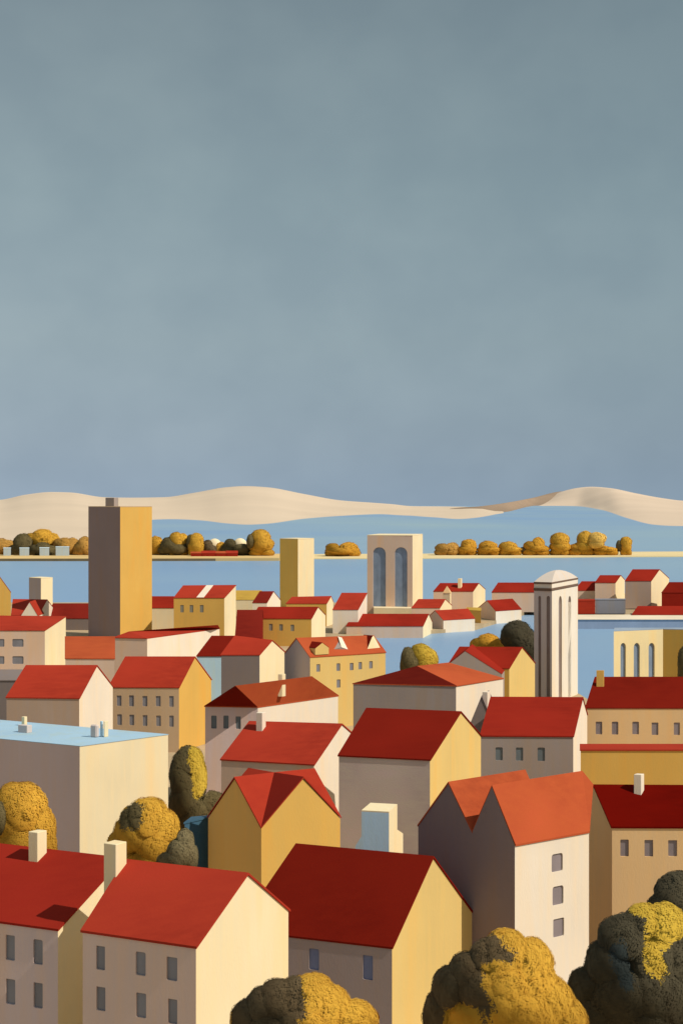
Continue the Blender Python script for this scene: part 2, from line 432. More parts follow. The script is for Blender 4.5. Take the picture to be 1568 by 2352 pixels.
# spits of land on the far side of the lake
sand = plain('golden_sand', (.66, .46, .20), .95, (.3, 1, 1), .03, .10)
sandp = plain('pale_sand', (.74, .58, .31), .95, (.3, 1, 1), .03, .08)
def spit(name, pts, z, mat):
    n = len(pts); ring = [plan(p, d0, 0) for p, d0, d1 in pts]+[plan(p, d1, 0) for p, d0, d1 in pts[::-1]]
    land(name, ring, z, mat)
spit('beach', [(-600, 1004, 1085), (0, 1003, 1085), (320, 1004, 1086), (500, 1006, 1088), (641, 1008, 1090), (664, 1014, 1082)], 1.9, sand)
spit('beach', [(700, 1036, 1100), (721, 1034, 1118), (843, 1036, 1122), (971, 1040, 1126), (1200, 1052, 1150), (1400, 1068, 1165), (1568, 1074, 1172), (2200, 1078, 1175)], .5, sandp)
o = thing('embankment_wall', 'low dark brown embankment wall along the left far shore', 'wall', plan(300, 1003, 0))
for a, b in ((-600, 300), (300, 662)):
    m = Mesh(); m.box(plan(a, 1002.4, 0), plan(b, 1002.6 if b < 400 else 1009, 0), plan(a, 1003.6, 0), -1, 1.75); m.build('wall_face', plain('wet_stone', (.20, .14, .07), .95), o, o.location)
# hills: each column runs from a shoreline back up to the crest, then down behind
def interp(t, x):
    """smooth curve through surveyed points (cubic Hermite, monotone slopes)"""
    x = max(t[0][0], min(t[-1][0], x)); k = 0
    while k < len(t)-2 and x > t[k+1][0]: k += 1
    def sl(i):
        if i <= 0 or i >= len(t)-1: a, b = (t[0], t[1]) if i <= 0 else (t[-2], t[-1]); return (b[1]-a[1])/(b[0]-a[0])
        u, v = (t[i][1]-t[i-1][1])/(t[i][0]-t[i-1][0]), (t[i+1][1]-t[i][1])/(t[i+1][0]-t[i][0])
        return 0 if u*v <= 0 else 2*u*v/(u+v)
    (a, p), (b, q) = t[k], t[k+1]; w = b-a; h = (x-a)/w; m0, m1 = sl(k)*w, sl(k+1)*w
    return [(2*h**3-3*h*h+1)*p+(h**3-2*h*h+h)*m0+(-2*h**3+3*h*h)*q+(h**3-h*h)*m1]
def hill(name, crest, foot, drt, mat, x0, x1, step=6, p=1.3):
    """crest and foot: surveyed outline; the foot is the waterline, the crest stands dr metres away"""
    n = int((x1-x0)/step); xs = [x0+(x1-x0)*k/n for k in range(n+1)]
    V, Fc = [], []; N = 14
    for x in xs:
        yt = interp(crest, x)[0]; yb = interp(foot, x)[0]
        dr = interp(drt, x)[0]; ds = min(H*F/(yb-HZ), dr-60); zc_ = max(2.5, H+(HZ-yt)*dr/F)
        for k in range(N+1):
            t = k/N; dd = ds+(dr-ds)*t; q = atd(x, HZ, dd); q.z = -.4+(zc_+.4)*t**p
            q.z += zc_*.02*noise.noise(Vector((q.x*.0011, q.y*.0007, 1)))*math.sin(math.pi*t)
            V.append(q)
        c = V[-1]; V.append(Vector((c.x*1.03, dr*1.04, c.z*.9))); V.append(Vector((c.x*1.1, dr*1.15, -5)))
    M = N+3
    for a in range(len(xs)-1):
        for k in range(M-1): q = a*M+k; Fc.append((q, q+M, q+M+1, q+1))
    return structure(name, V, Fc, mat, smooth=True)
dune = plain('pale_dune', (.66, .52, .385), .95, (1, 1, 1), .0012, .05)
dune2 = plain('rosy_dune', (.67, .52, .39), .95, (1, 1, 1), .0010, .05)
dune_shade = plain('shaded_dune_brown', (.32, .225, .155), .95, (1, 1, 1), .0015, .08)  # shadowed part of the pale hills painted as brown ground
hill('hills', [(-200, 1156), (0, 1148), (60, 1136), (118, 1130), (160, 1131), (240, 1142), (300, 1143), (375, 1142), (450, 1131), (520, 1119), (562, 1116.5), (612, 1119), (700, 1135), (780, 1149), (860, 1155), (900, 1158), (950, 1163), (1000, 1163.5), (1066, 1164), (1156, 1178)],
     [(-200, 1268), (0, 1268), (215, 1266), (300, 1215), (350, 1195), (400, 1193.5), (460, 1196), (520, 1203), (570, 1206), (612, 1204), (700, 1192), (780, 1186), (870, 1182), (930, 1187), (1000, 1195), (1040, 1197), (1090, 1192), (1156, 1179)], [(-200, 6500), (990, 6500), (1156, 4400), (1200, 4400)], dune, -200, 1156)
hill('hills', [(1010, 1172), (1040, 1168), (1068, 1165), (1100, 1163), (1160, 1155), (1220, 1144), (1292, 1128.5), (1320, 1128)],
     [(1040, 1178), (1156, 1178), (1232, 1162), (1320, 1162)], [(1040, 5200), (1100, 5000), (1160, 5800), (1232, 10500), (1320, 12500)], dune_shade, 1010, 1316, p=2.4)
hill('hills', [(1228, 1161.2), (1255, 1145), (1290, 1129), (1330, 1120), (1357, 1118), (1400, 1121), (1460, 1133), (1520, 1144), (1568, 1150), (1800, 1160)],
     [(1228, 1162.5), (1270, 1162), (1320, 1162.5), (1380, 1171), (1440, 1191), (1500, 1208), (1568, 1215), (1800, 1225)], [(1228, 11500), (1330, 11500), (1420, 9500), (1800, 8500)], dune2, 1228, 1800)

# ================================================================== FAR SHORE
shedg = 'pale boathouses among the far shore trees'
for k, (x0, x1, y0, lab) in enumerate([(8, 25, 1258, 'small pale blue boathouse at the far left end of the far shore'), (45, 67, 1258, 'pale blue boathouse under the dark olive tree on the left far shore'),
                                  (91, 113, 1257.5, 'pale blue boathouse framed by dark olive hedge left of the widest one'), (128, 159, 1255.5, 'widest pale blue boathouse, nearest the dark two-tone tower on the far shore')]):
    d = 1052
    shed_house(lab, d, 5, (x0, y0+2), (x1, y0+2), (x1, y0), (x0, y0), 'shed', 'shed', 'shed', g=1.9, cat='boathouse', group=shedg, name='boathouse')
PAINT['shed'] = PAINT['shed']
ft = 'trees on the far lake shore'
def fartree(label, crowns, d=1062, lp=4.2, g=1.9):
    yb = HZ+(H-g)*F/d
    for k, (c, ls) in enumerate(crowns):
        if k: continue
        x0 = min(l[0]-l[2]*.8 for l in ls); x1 = max(l[0]+l[2]*.8 for l in ls); n = max(2, round((x1-x0)/22))
        ls += [(x0+(x1-x0)*(q+.5)/n, yb-6, (x1-x0)/n*.72, 10) for q in range(n)]
    return tree(label, d, crowns, lp, g, ft, dens=2.0)
fartree('low rusty tree at the far left end of the far shore', [('rust', [(2, 1256, 26, 20), (22, 1258, 16, 18)])], 1078)
fartree('dark olive tree behind the left pale boathouses', [('olive', [(52, 1248, 22, 23), (44, 1261, 20, 14), (66, 1262, 16, 12)])], 1068)
fartree('broad golden tree crowning the left far shore', [('ochre', [(72, 1240, 20, 16), (98, 1235, 27, 20), (120, 1240, 18, 16), (84, 1245, 18, 13)])], 1074)
fartree('dark olive hedge tree between the pale boathouses', [('olive', [(98, 1262, 20, 17), (78, 1264, 16, 13), (118, 1265, 16, 12)])], 1064)
fartree('rusty golden tree right of the widest boathouse', [('rust', [(148, 1253, 22, 18), (166, 1256, 19, 21), (135, 1250, 14, 13)])], 1070)
fartree('rusty golden tree touching the left edge of the dark two-tone tower', [('rust', [(194, 1253, 16, 22), (182, 1260, 14, 14), (206, 1256, 14, 18)])], 1066)
fartree('amber tree just right of the two-tone tower', [('amber', [(358, 1252, 18, 21), (372, 1258, 12, 16)])], 1070)
fartree('golden tree half in shade painted dark olive near the two-tone tower', [('ochre', [(404, 1238, 16, 16), (420, 1240, 12, 15), (410, 1248, 14, 11)]), ('olive', [(388, 1254, 20, 21), (410, 1262, 26, 14), (376, 1264, 14, 10), (426, 1258, 10, 18)])], 1062)
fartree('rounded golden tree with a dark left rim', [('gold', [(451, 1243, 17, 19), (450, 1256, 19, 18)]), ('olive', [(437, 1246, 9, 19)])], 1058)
fartree('low brown tree beside the red boathouse roofs', [('umber', [(477, 1254, 12, 14), (484, 1262, 14, 11)])], 1060)
fartree('small amber tree between the two pale domes', [('amber', [(508, 1258, 12, 13), (500, 1264, 12, 9)])], 1064)
fartree('wide dark olive tree behind the red boathouse roofs', [('olive', [(528, 1251, 14, 14), (522, 1263, 16, 11), (556, 1262, 24, 13), (580, 1252, 14, 17), (584, 1263, 16, 10)])], 1060)
fartree('tall golden tree at the end of the left far shore', [('ochre', [(598, 1236, 24, 21), (604, 1250, 27, 17), (595, 1258, 22, 15)]), ('olive', [(574, 1244, 8, 17, -6)])], 1054)
fartree('twin-humped golden bush between the ochre tower and the arched tower', [('amber', [(764, 1260, 17, 13), (800, 1258, 22, 13), (782, 1266, 36, 9), (810, 1265, 16, 10)])], 1080, g=.5)
for lab, c, px, gd in (
    ('low amber bush at the left end of the right far shore', 'rust', [(1016, 1260, 18, 12), (1038, 1258, 16, 12)], 0),
    ('amber tree second from the left on the right far shore', 'amber', [(1076, 1253, 19, 15), (1072, 1262, 24, 9)], 0),
    ('pointed amber tree left of the campanile on the far shore', 'amber', [(1120, 1255, 22, 13), (1122, 1262, 28, 8)], 0),
    ('low rounded amber tree left of the campanile on the far shore', 'ochre', [(1166, 1256, 22, 13), (1172, 1262, 26, 8)], 0),
    ('slim amber tree just left of the campanile on the far shore', 'amber', [(1236, 1248, 15, 14), (1216, 1255, 16, 12), (1236, 1260, 26, 9)], 1),
    ('round golden tree right above the campanile dome', 'ochre', [(1285, 1241, 23, 18), (1286, 1256, 25, 13)], 0),
    ('low amber shrub between two round golden trees', 'amber', [(1320, 1258, 16, 9), (1344, 1260, 18, 8)], 0),
    ('broad golden tree with a paler right side on the right far shore', 'gold', [(1344, 1239, 20, 20), (1340, 1254, 22, 13)], 2),
    ('low amber shrub tailing off right of the broad golden tree', 'amber', [(1398, 1262, 20, 6), (1380, 1260, 20, 8)], 0),
    ('last golden tree on the right far shore, with a dark left edge', 'ochre', [(1437, 1246, 14, 14), (1437, 1257, 13, 11)], 3)):
    cr = [(c, px)]
    if gd == 1: cr.append(('umber', [(1202, 1263, 10, 7)]))
    if gd == 2: cr.append(('pale', [(1370, 1237, 22, 15, -3), (1368, 1250, 20, 11, -3)]))
    if gd == 3: cr.append(('olive', [(1421, 1254, 7, 13)]))
    fartree(lab, cr, 1098, g=.5)
# pale domes and red boathouses in the left-hand trees
def dome(label, cx, rx, y0, y1, d):
    root = thing('domed_tank', label, 'tank', plan(cx, d, 1.9), 'pale domes in the far shore trees')
    k = d/F; R_ = rx*k; zb = atd(cx, y1, d).z; zt = atd(cx, y0, d).z
    V, Fc = [], []; n = 20
    prof = [(1, 1.9), (1, zb)]+[(math.cos(t*math.pi/12), zb+(zt-zb)*math.sin(t*math.pi/12)) for t in range(1, 6)]+[(.02, zt)]
    for r, z in prof:
        for q in range(n): V.append(root.location+X((R_*r*math.cos(q*2*math.pi/n), R_*r*math.sin(q*2*math.pi/n), z-1.9)))
    for s in range(len(prof)-1):
        for q in range(n): Fc.append((s*n+q, s*n+(q+1) % n, (s+1)*n+(q+1) % n, (s+1)*n+q))
    obj('dome', V, Fc, paint('cream'), root, root.location, smooth=True)
dome('pale cream dome behind the low brown tree on the far shore', 492.5, 17, 1237, 1255, 1074)
dome('pale cream dome behind the wide dark olive tree on the far shore', 551, 17, 1236, 1254, 1072)
rb = 'red-roofed boathouses on the left far shore'
for x0, x1, y, lab, rk in ((438, 464, 1267.5, 'leftmost low red boathouse under the rounded golden tree', 'ror'), (463, 495, 1265.5, 'low red boathouse in front of the low brown tree', 'rred'), (494, 520, 1266.5, 'orange-red boathouse in front of the small amber tree', 'ror'), (519, 546, 1265.5, 'rightmost low red boathouse in front of the dark olive tree', 'rred')):
    shed_house(lab, 1040, 4, (x0, 1271), (x1, 1271), (x1, y), (x0, y), 'rbrick', 'rbrick', rk, g=1.9, cat='boathouse', group=rb, name='boathouse')

# ================================================================== TOWERS
# two-tone tower
root, c, b, e, dl, dr = corner_tower('tower', 'tall two-tone tower, shade painted dark brown on the left, golden on the right', 'tower', 432, 203, 276, 349, 1165, 0, 0, ang=38)
m = Mesh(); q = [b, c, e, b+e-c]; z1 = c.z
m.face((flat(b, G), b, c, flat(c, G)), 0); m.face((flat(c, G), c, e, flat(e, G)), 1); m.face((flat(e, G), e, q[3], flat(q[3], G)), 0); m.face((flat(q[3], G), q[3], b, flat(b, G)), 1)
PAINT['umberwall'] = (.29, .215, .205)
m.build('wall', [paint('umberwall'), paint('gold')], root, root.location)  # left face's shade painted as dark brown wall
m = Mesh(); k = .06
m.box(c+(b-c)*-.004+(e-c)*-.004, c+(b-c)*1.004, c+(e-c)*1.004, z1, z1+.25); m.build('roof', paint('brown'), root, root.location, bevel=.05)
m = Mesh(); pc = atd(262, 1165, c.y+7); u1 = atd(242, 1165, c.y+8.5)-pc; u2 = atd(272, 1165, c.y+10)-pc
m.box(pc, pc+flat(u1, 0), pc+flat(u2, 0), z1+.2, H+(HZ-1143)/F*(c.y+7)); m.build('lift_housing', paint('stone'), root, root.location, bevel=.06)
# ochre and cream tower
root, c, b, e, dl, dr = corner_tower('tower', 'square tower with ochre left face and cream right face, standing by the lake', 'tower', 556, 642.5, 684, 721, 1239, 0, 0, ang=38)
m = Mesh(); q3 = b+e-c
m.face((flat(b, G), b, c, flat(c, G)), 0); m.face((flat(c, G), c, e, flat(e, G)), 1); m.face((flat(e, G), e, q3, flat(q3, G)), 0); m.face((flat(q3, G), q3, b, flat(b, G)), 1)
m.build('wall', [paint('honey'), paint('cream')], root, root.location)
m = Mesh(); m.box(c-(b-c)*.005-(e-c)*.005, c+(b-c)*1.005, c+(e-c)*1.005, c.z, c.z+.3); m.build('roof', paint('cream'), root, root.location, bevel=.06)
# small block tower at the left
root, c, b, e, dl, dr = corner_tower('block_tower', 'small square tower, shade painted grey on the left, cream right, behind the far left red roof', 'tower', 520, 66.5, 94, 121, 1329, 0, 0, ang=38)
m = Mesh(); q3 = b+e-c
m.face((flat(b, G), b, c, flat(c, G)), 0); m.face((flat(c, G), c, e, flat(e, G)), 1); m.face((flat(e, G), e, q3, flat(q3, G)), 0); m.face((flat(q3, G), q3, b, flat(b, G)), 1)
m.build('wall', [paint('ash'), paint('cream')], root, root.location)  # grey left wall is painted shade
m = Mesh(); m.box(c-(b-c)*.005-(e-c)*.005, c+(b-c)*1.005, c+(e-c)*1.005, c.z, c.z+.25); m.build('roof', paint('cream'), root, root.location, bevel=.05)
# twin-arched tower
c = atd(947, 1231, 526); b = atd(843, 1231, 529); b.z = c.z; e = atd(970.5, 1231, 545); e.z = c.z
root = thing('arched_tower', 'pinkish slab tower with two tall blue arched windows by the lake', 'tower', flat((b+e)/2, G))
mid = (b+e)/2; on = outward(b, c, mid)
loops = [window_loop((856, 1257, 885.5, 1396, 1), b, c), window_loop((906, 1257, 935, 1396, 1), b, c)]
m = Mesh(); m.wall([flat(b, G), b, c, flat(c, G)], loops, on, .5, 0); q3 = b+e-c
m.face((flat(c, G), c, e, flat(e, G)), 1); m.face((flat(e, G), e, q3, flat(q3, G)), 0); m.face((flat(q3, G), q3, b, flat(b, G)), 1)
m.build('wall', [paint('pink'), paint('cream')], root, root.location)
add_windows(root, loops, on, glass('water'), .5)
m = Mesh(); m.box(c-(b-c)*.004-(e-c)*.004, c+(b-c)*1.004, c+(e-c)*1.004, c.z, c.z+.3); m.build('roof', paint('cream'), root, root.location, bevel=.06)
pl = atd(858, 1396, 522.5); pr_ = atd(945.5, 1396, 520.5); pr_.z = pl.z
m = Mesh(); m.box(pl, flat(pr_, pl.z), pl+X((0, 6.2, 0)), G, pl.z); m.build('plinth', paint('cream'), root, root.location, bevel=.06)
# campanile
def lin(p, q, t): return p+(q-p)*t
cc = atd(1267, 1357, 297)
root, c, b, e, dl, dr = corner_tower('campanile', 'white campanile, left shade painted grey, with ribbed slit windows and a domed cap', 'tower', 297, 1226, 1267, 1326.5, 1358, 0, 0, ang=26)
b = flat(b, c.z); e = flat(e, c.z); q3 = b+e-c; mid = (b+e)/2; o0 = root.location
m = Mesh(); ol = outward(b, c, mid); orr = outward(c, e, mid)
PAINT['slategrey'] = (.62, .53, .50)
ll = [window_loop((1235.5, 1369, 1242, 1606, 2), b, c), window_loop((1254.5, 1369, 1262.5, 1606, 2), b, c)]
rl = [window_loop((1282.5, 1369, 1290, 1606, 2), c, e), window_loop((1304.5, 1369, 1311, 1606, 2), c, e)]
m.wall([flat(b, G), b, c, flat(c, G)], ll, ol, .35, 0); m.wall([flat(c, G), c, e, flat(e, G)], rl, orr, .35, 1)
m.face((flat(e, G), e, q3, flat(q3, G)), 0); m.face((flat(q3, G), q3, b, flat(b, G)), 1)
m.build('wall', [paint('slategrey'), paint('white')], root, o0)  # left wall greyed to paint its shaded side, right wall left white
add_windows(root, ll, ol, glass('brown'), .35); add_windows(root, rl, orr, glass('brown'), .35)
def ring(s, z0, z1, nm, key, bev=.05):
    ctr = mid; pts = [ctr+(p-ctr)*s for p in (b, c, e, q3)]
    mm = Mesh(); lo = [flat(p, z0) for p in pts]; hi = [flat(p, z1) for p in pts]
    mm.face(lo[::-1]); mm.face(hi)
    for k in range(4): mm.face((lo[k], lo[(k+1) % 4], hi[(k+1) % 4], hi[k]))
    return mm.build(nm, paint(key), root, o0, bevel=bev)
k = c.y/F; zc = lambda y: H+(HZ-y)*k
PAINT['sepia'] = (.17, .11, .08)
ring(1.03, zc(1357.5), zc(1351.5), 'cornice', 'sepia'); ring(1.0, zc(1351.5), zc(1342), 'parapet', 'white', .03); ring(1.02, zc(1342), zc(1337.5), 'cornice', 'sepia')
mm = Mesh(); N = 9; pr = [(1-t/N, 1-(1-t/N)**1.9) for t in range(N+1)]
zb_, zt_ = zc(1337.5), zc(1314.5)
for a, bb in zip(pr, pr[1:]):
    P = [[mid+(p-mid)*(r*1.0) for p in (b, c, e, q3)] for r, _ in (a, bb)]
    for q in range(4):
        f = [flat(P[0][q], zb_+(zt_-zb_)*a[1]), flat(P[0][(q+1) % 4], zb_+(zt_-zb_)*a[1]), flat(P[1][(q+1) % 4], zb_+(zt_-zb_)*bb[1]), flat(P[1][q], zb_+(zt_-zb_)*bb[1])]
        mm.face(f if bb[0] > 0 else f[:3])
PAINT['domegrey'] = (.60, .52, .46)
mm.build('dome', paint('domegrey'), root, o0)
# pale blue shaft with flared foot, among the near roofs
A_, B_, C_ = 830, 893, 912
d = 129; top = 1868; c = atd(893, 1869, d); b = flat(atd(830, 1869, d+.6), c.z); e = flat(atd(912, 1869, d+3.2), c.z)
root = thing('ventilation_shaft', 'pale blue and white shaft with a flared foot in front of a taupe house', 'shaft', flat((b+e)/2, G)); o0 = root.location; mid = (b+e)/2
q3 = b+e-c
def ringpts(s, z):
    w = (b-c)*((s-1)*.68); v = (e-c)*((s-1)*2.2)
    return [flat(b+w, z), flat(c, z), flat(e+v, z), flat(q3+w+v, z)]
zk = lambda y: H+(HZ-y)*d/F
lv = [(1.0, zk(1868)), (1.0, zk(1925)), (1.33, zk(1948)), (1.33, G)]
m = Mesh()
for (s0, za), (s1, zb) in zip(lv, lv[1:]):
    p0, p1 = ringpts(s0, za), ringpts(s1, zb)
    for q in range(4): m.face((p0[q], p0[(q+1) % 4], p1[(q+1) % 4], p1[q]), (0, 1, 1, 0)[q])
PAINT['skyblue'] = (.52, .72, .86)
m.build('wall', [paint('skyblue'), paint('cream')], root, o0)
m = Mesh(); pp = ringpts(1.0, zk(1868)); pt = [flat(p, zk(1865)) for p in ringpts(1.0, 0)]
m.face(pt); m.face(pp[::-1])
for q in range(4): m.face((pp[q], pp[(q+1) % 4], pt[(q+1) % 4], pt[q]))
m.build('cap', paint('cream'), root, o0)

# ================================================================== FAR BANK HOUSES
hb = 'houses on the far bank by the lake'
gable_house('golden house at the left edge of the frame with only its gable showing', 'R', 452, (-60, 1372), (-40, 1374), (25, 1361), (-6, 1318), (-30, 1318), 'ochre', 'ochre', 'rred', group=hb)
r_, q = gable_house('small red-roofed house with twin white gables under the small block tower', 'R', 440, (26, 1414), (87, 1416), (123, 1397), (108, 1378), (30, 1377), 'white', 'white', 'rred', group=hb)
m = Mesh(); fa, fb = atd(48, 1415, 437), atd(87, 1415, 437); ap = atd(68, 1383.5, 437); ax = ap+X((0, 9, 0))
m.face([flat(fa, G), fa, ap, fb, flat(fb, G)]); m.face([flat(fa, G), fa, fa+X((0, 9, 0)), flat(fa+X((0, 9, 0)), G)]); m.face([flat(fb, G), fb, fb+X((0, 9, 0)), flat(fb+X((0, 9, 0)), G)])
m.build('gable_wing', paint('white'), r_, r_.location); slab_roof([fa, ap, fb], [fa+X((0, 9, 0)), ax, fb+X((0, 9, 0))], 'rred', r_, ov=.05)
gable_house('dark grey house with a wine-red roof tucked against the two-tone tower', 'R', 466, (110, 1421), (222, 1421), (230, 1412), (226, 1387), (122, 1387), 'plum', 'plum', 'rwine', group=hb)
shed_house('cream house with a red lean-to roof just right of the two-tone tower', 462, 8, (330, 1397), (399, 1397), (399, 1371), (345, 1371), 'cream', 'cream', 'rmid', group=hb)
shed_house('golden house with a white stripe across its red roof', 428, 12, (399, 1374), (515, 1374), (541.5, 1345), (421, 1346), 'gold', 'cream', 'rred', group=hb,
           win=[(414, 1390, 422, 1407), (435.5, 1390, 444, 1407), (459, 1390, 467.5, 1407)], glassk='olive', stripe=[(474, 1346), (490, 1346), (468, 1374), (451, 1374)])
gable_house('low pale house with a golden roof behind the small red-roofed gable', 'R', 524, (535, 1378), (590, 1378), (612, 1374), (600, 1357), (543, 1357), 'cream', 'cream', 'rgold', group=hb)
gable_house('small white house with a wine-red roof left of the ochre tower', 'R', 505, (580, 1385), (613, 1385), (644, 1379), (628, 1359), (597, 1359), 'white', 'white', 'rwine', group=hb)
gable_house('barn showing only a steep wine-red roof beside the striped roof house', 'R', 402, (540, 1466), (600, 1466), (606, 1450), (603, 1402), (545, 1402), 'rwine', 'rwine', 'rwine', group=hb)
gable_house('long gold house with four small windows and a cream gable', 'R', 415, (577, 1421), (715, 1422), (747, 1413), (730, 1395), (594, 1395), 'gold', 'cream', 'rmid', group=hb,
            win=[(595, 1434, 603.5, 1449), (617.5, 1433, 626, 1449), (641, 1434, 649.5, 1449), (667, 1435, 675.5, 1450)], glassk='olive')
gable_house('golden house with a low red roof in front of the ochre tower', 'R', 480, (657, 1387), (750, 1387), (765, 1383), (760, 1370), (671, 1372), 'gold', 'cream', 'rred', group=hb)
shed_house('tall white house with a red lean-to roof left of the arched tower', 455, 13, (764, 1401), (822, 1401), (842.5, 1363), (785, 1363), 'white', 'white', 'rred', group=hb)
gable_house('long low pink house with a red roof on the water below the arched tower', 'R', 452, (795, 1439), (971, 1439), (992, 1429), (984, 1411), (813, 1411), 'pink', 'cream', 'rmid', g=-.3, group=hb)
gable_house('little red-roofed house just right of the arched tower', 'R', 505, (945, 1397), (1010, 1397), (1037, 1391), (1022, 1377), (961, 1377), 'pink', 'cream', 'rred', group=hb)
# bell turret
c = atd(1025, 1362, 522); root = thing('bell_turret', 'slim cream bell turret with a pointed cap behind a little red roof', 'turret', flat(c, G))
m = Mesh(); w = 8*522/F; a0 = c+X((-w, 0, 0))
m.box(a0, a0+X((2*w, -.6, 0)), a0+X((.6, 2*w, 0)), G, c.z); m.build('wall', paint('cream'), root, root.location, bevel=.05)
m = Mesh(); ap = flat(a0+X((w+.3, w-.3, 0)), H+(HZ-1346)*522/F); q = [a0+X((-.15, -.15, 0)), a0+X((2*w+.15, -.75, 0)), a0+X((2*w+.75, 2*w-.45, 0)), a0+X((.45, 2*w+.15, 0))]
for k in range(4): m.face((q[k], q[(k+1) % 4], ap))
m.face(q[::-1]); m.build('cap', paint('tan'), root, root.location)
gable_house('red-roofed house with a cream chimney on the right of the arched tower', 'R', 555, (995, 1359), (1086, 1359), (1114, 1354), (1099, 1340), (1011, 1340), 'pink', 'cream', 'rmid', chim=[(1051, 1058, 1061, 1329, 1352)], group=hb)
gable_house('pink house with a long red roof running behind the campanile', 'R', 540, (1129, 1361), (1240, 1361), (1252, 1355), (1248, 1339), (1144, 1339), 'pink', 'cream', 'rmid', group=hb)
gable_house('white house with a pink left gable standing at the water left of the campanile', 'L', 503, (1097, 1397), (1138, 1404), (1197, 1400), (1118, 1380), (1176, 1376), 'pink', 'white', 'rmid', g=-.3, group=hb)
gable_house('low white house with an orange-red roof at the water, left of the pink gable', 'L', 469, (982, 1418), (1018, 1425), (1090, 1421), (999, 1403), (1074, 1399), 'pink', 'white', 'rred', g=-.3, group=hb)
shed_house('gold shed squeezed between two white waterfront houses', 492, 6, (1070, 1402), (1104, 1404), (1104, 1397), (1072, 1396), 'gold', 'gold', 'rgold', g=-.3, group=hb)
gable_house('pink house with a red roof just right of the campanile dome', 'R', 552, (1318, 1357), (1366, 1357), (1380, 1352), (1374, 1336), (1336, 1336), 'pink', 'pink', 'rmid', g=QZ, group=hb)
gable_house('pink house with a cream gable in the middle of the right far bank', 'R', 545, (1366, 1339), (1413, 1339), (1434, 1332), (1425, 1322), (1378, 1322), 'pink', 'cream', 'rmid', g=QZ, group=hb)
gable_house('tall taupe house with a cream gable, highest on the right far bank', 'R', 530, (1435, 1335), (1495, 1335), (1536, 1329), (1514, 1308.5), (1453, 1308.5), 'taupe', 'cream', 'rmid', g=QZ, group=hb)
gable_house('large house with a dark red roof at the right edge of the far bank', 'R', 516, (1519, 1362), (1640, 1362), (1660, 1355), (1650, 1338), (1537, 1338), 'rmid', 'rmid', 'rdark', g=QZ, group=hb)
gable_house('low dark red roof at the right edge of the quay promenade', 'R', 500, (1451, 1412.5), (1640, 1412.5), (1660, 1402), (1650, 1393), (1465, 1393), 'pink', 'pink', 'rmid', g=QZ, group=hb)
shed_house('red-faced shed on the quay beside the campanile', 506, 5, (1322, 1380), (1366, 1380), (1366, 1377), (1324, 1377), 'rred', 'rred', 'rred', g=QZ, group=hb, name='shed')
shed_house('flat blue-grey shed on the quay below the pink houses', 507, 6, (1366.5, 1378), (1436, 1378), (1436, 1376), (1366.5, 1376), 'slate', 'slate', 'slate', g=QZ, group=hb, name='shed')

# ================================================================== MIDDLE HOUSES
hm = 'houses in the middle of the town'
shed_house('pink house with four grey windows and a lean-to red roof at the left edge', 345, 14, (-90, 1449), (103, 1449), (151, 1417), (-60, 1415), 'pink', 'cream', 'rred', group=hm,
           win=[(28, 1468, 54, 1486), (-14, 1468, 10, 1486), (28, 1507.5, 54, 1525.5), (-14, 1507.5, 10, 1525.5)])
shed_house('house with a flat orange roof below the two-tone tower', 300, 9, (150, 1513.5), (263, 1514), (263, 1464), (150, 1464), 'pink', 'pink', 'ror', group=hm)
hip_house('long white house with a thin low hipped roof at the foot of the two-tone tower', 328, (260, 1466), (338, 1467.5), (504, 1445), (296, 1452), (500, 1437), 1.25, 'pink', 'white', 'rred', 'rred', group=hm)
gable_house('dark grey house behind the taupe house at the left edge', 'R', 232, (-90, 1564), (60, 1564), (120, 1550), (95, 1540), (-60, 1540), 'plum', 'plum', 'plum', group=hm)
gable_house('taupe house with a big plain red roof and a white gable at left', 'R', 214, (15, 1603), (182, 1605), (259, 1578), (222, 1530), (61, 1530), 'taupe', 'white', 'rred', group=hm)
gable_house('brown house with two rows of five windows and a golden gable', 'R', 242, (250, 1579), (411, 1580), (485, 1562), (447, 1510), (289, 1510), 'brown', 'gold', 'rred', group=hm,
            win=[(268, 1598, 279, 1622), (296, 1597.5, 307.5, 1623, 0), (327, 1599, 338.5, 1623), (357.5, 1599, 369, 1623), (388.5, 1599, 399, 1624), (269, 1641, 280, 1666), (297, 1642, 308, 1666.5), (327.5, 1643, 338.5, 1668), (358.5, 1644, 369.5, 1668.5), (388.5, 1644, 399, 1670)])
gable_house('dark red roof over a blue wall standing for water behind the grey house with a cream gable', 'R', 285, (452, 1508), (520, 1508), (565, 1492), (552, 1462), (487, 1462), 'skyblue', 'skyblue', 'rdark', group=hm)  # blue wall stands in for the water below this roof
gable_house('dark grey house with a bright red roof and cream gable in the town centre', 'R', 262, (508, 1505), (596, 1505), (653, 1498), (624.5, 1472), (540, 1462), 'plum', 'cream', 'rred', group=hm)
r_, q = gable_house('tall yellow house with an orange dormered roof and a dark left gable', 'L', 266, (653, 1503), (712, 1510), (885, 1499), (681, 1467), (857, 1461), 'ash', 'yellow', 'ror', group=hm, glassk='grey',
            win=[(726.5, 1526, 735, 1543.5), (772.5, 1524, 781, 1541.5), (803, 1523, 811.5, 1540), (823, 1521, 831, 1538), (847.5, 1519, 855.5, 1536), (773, 1561, 781.5, 1580)])
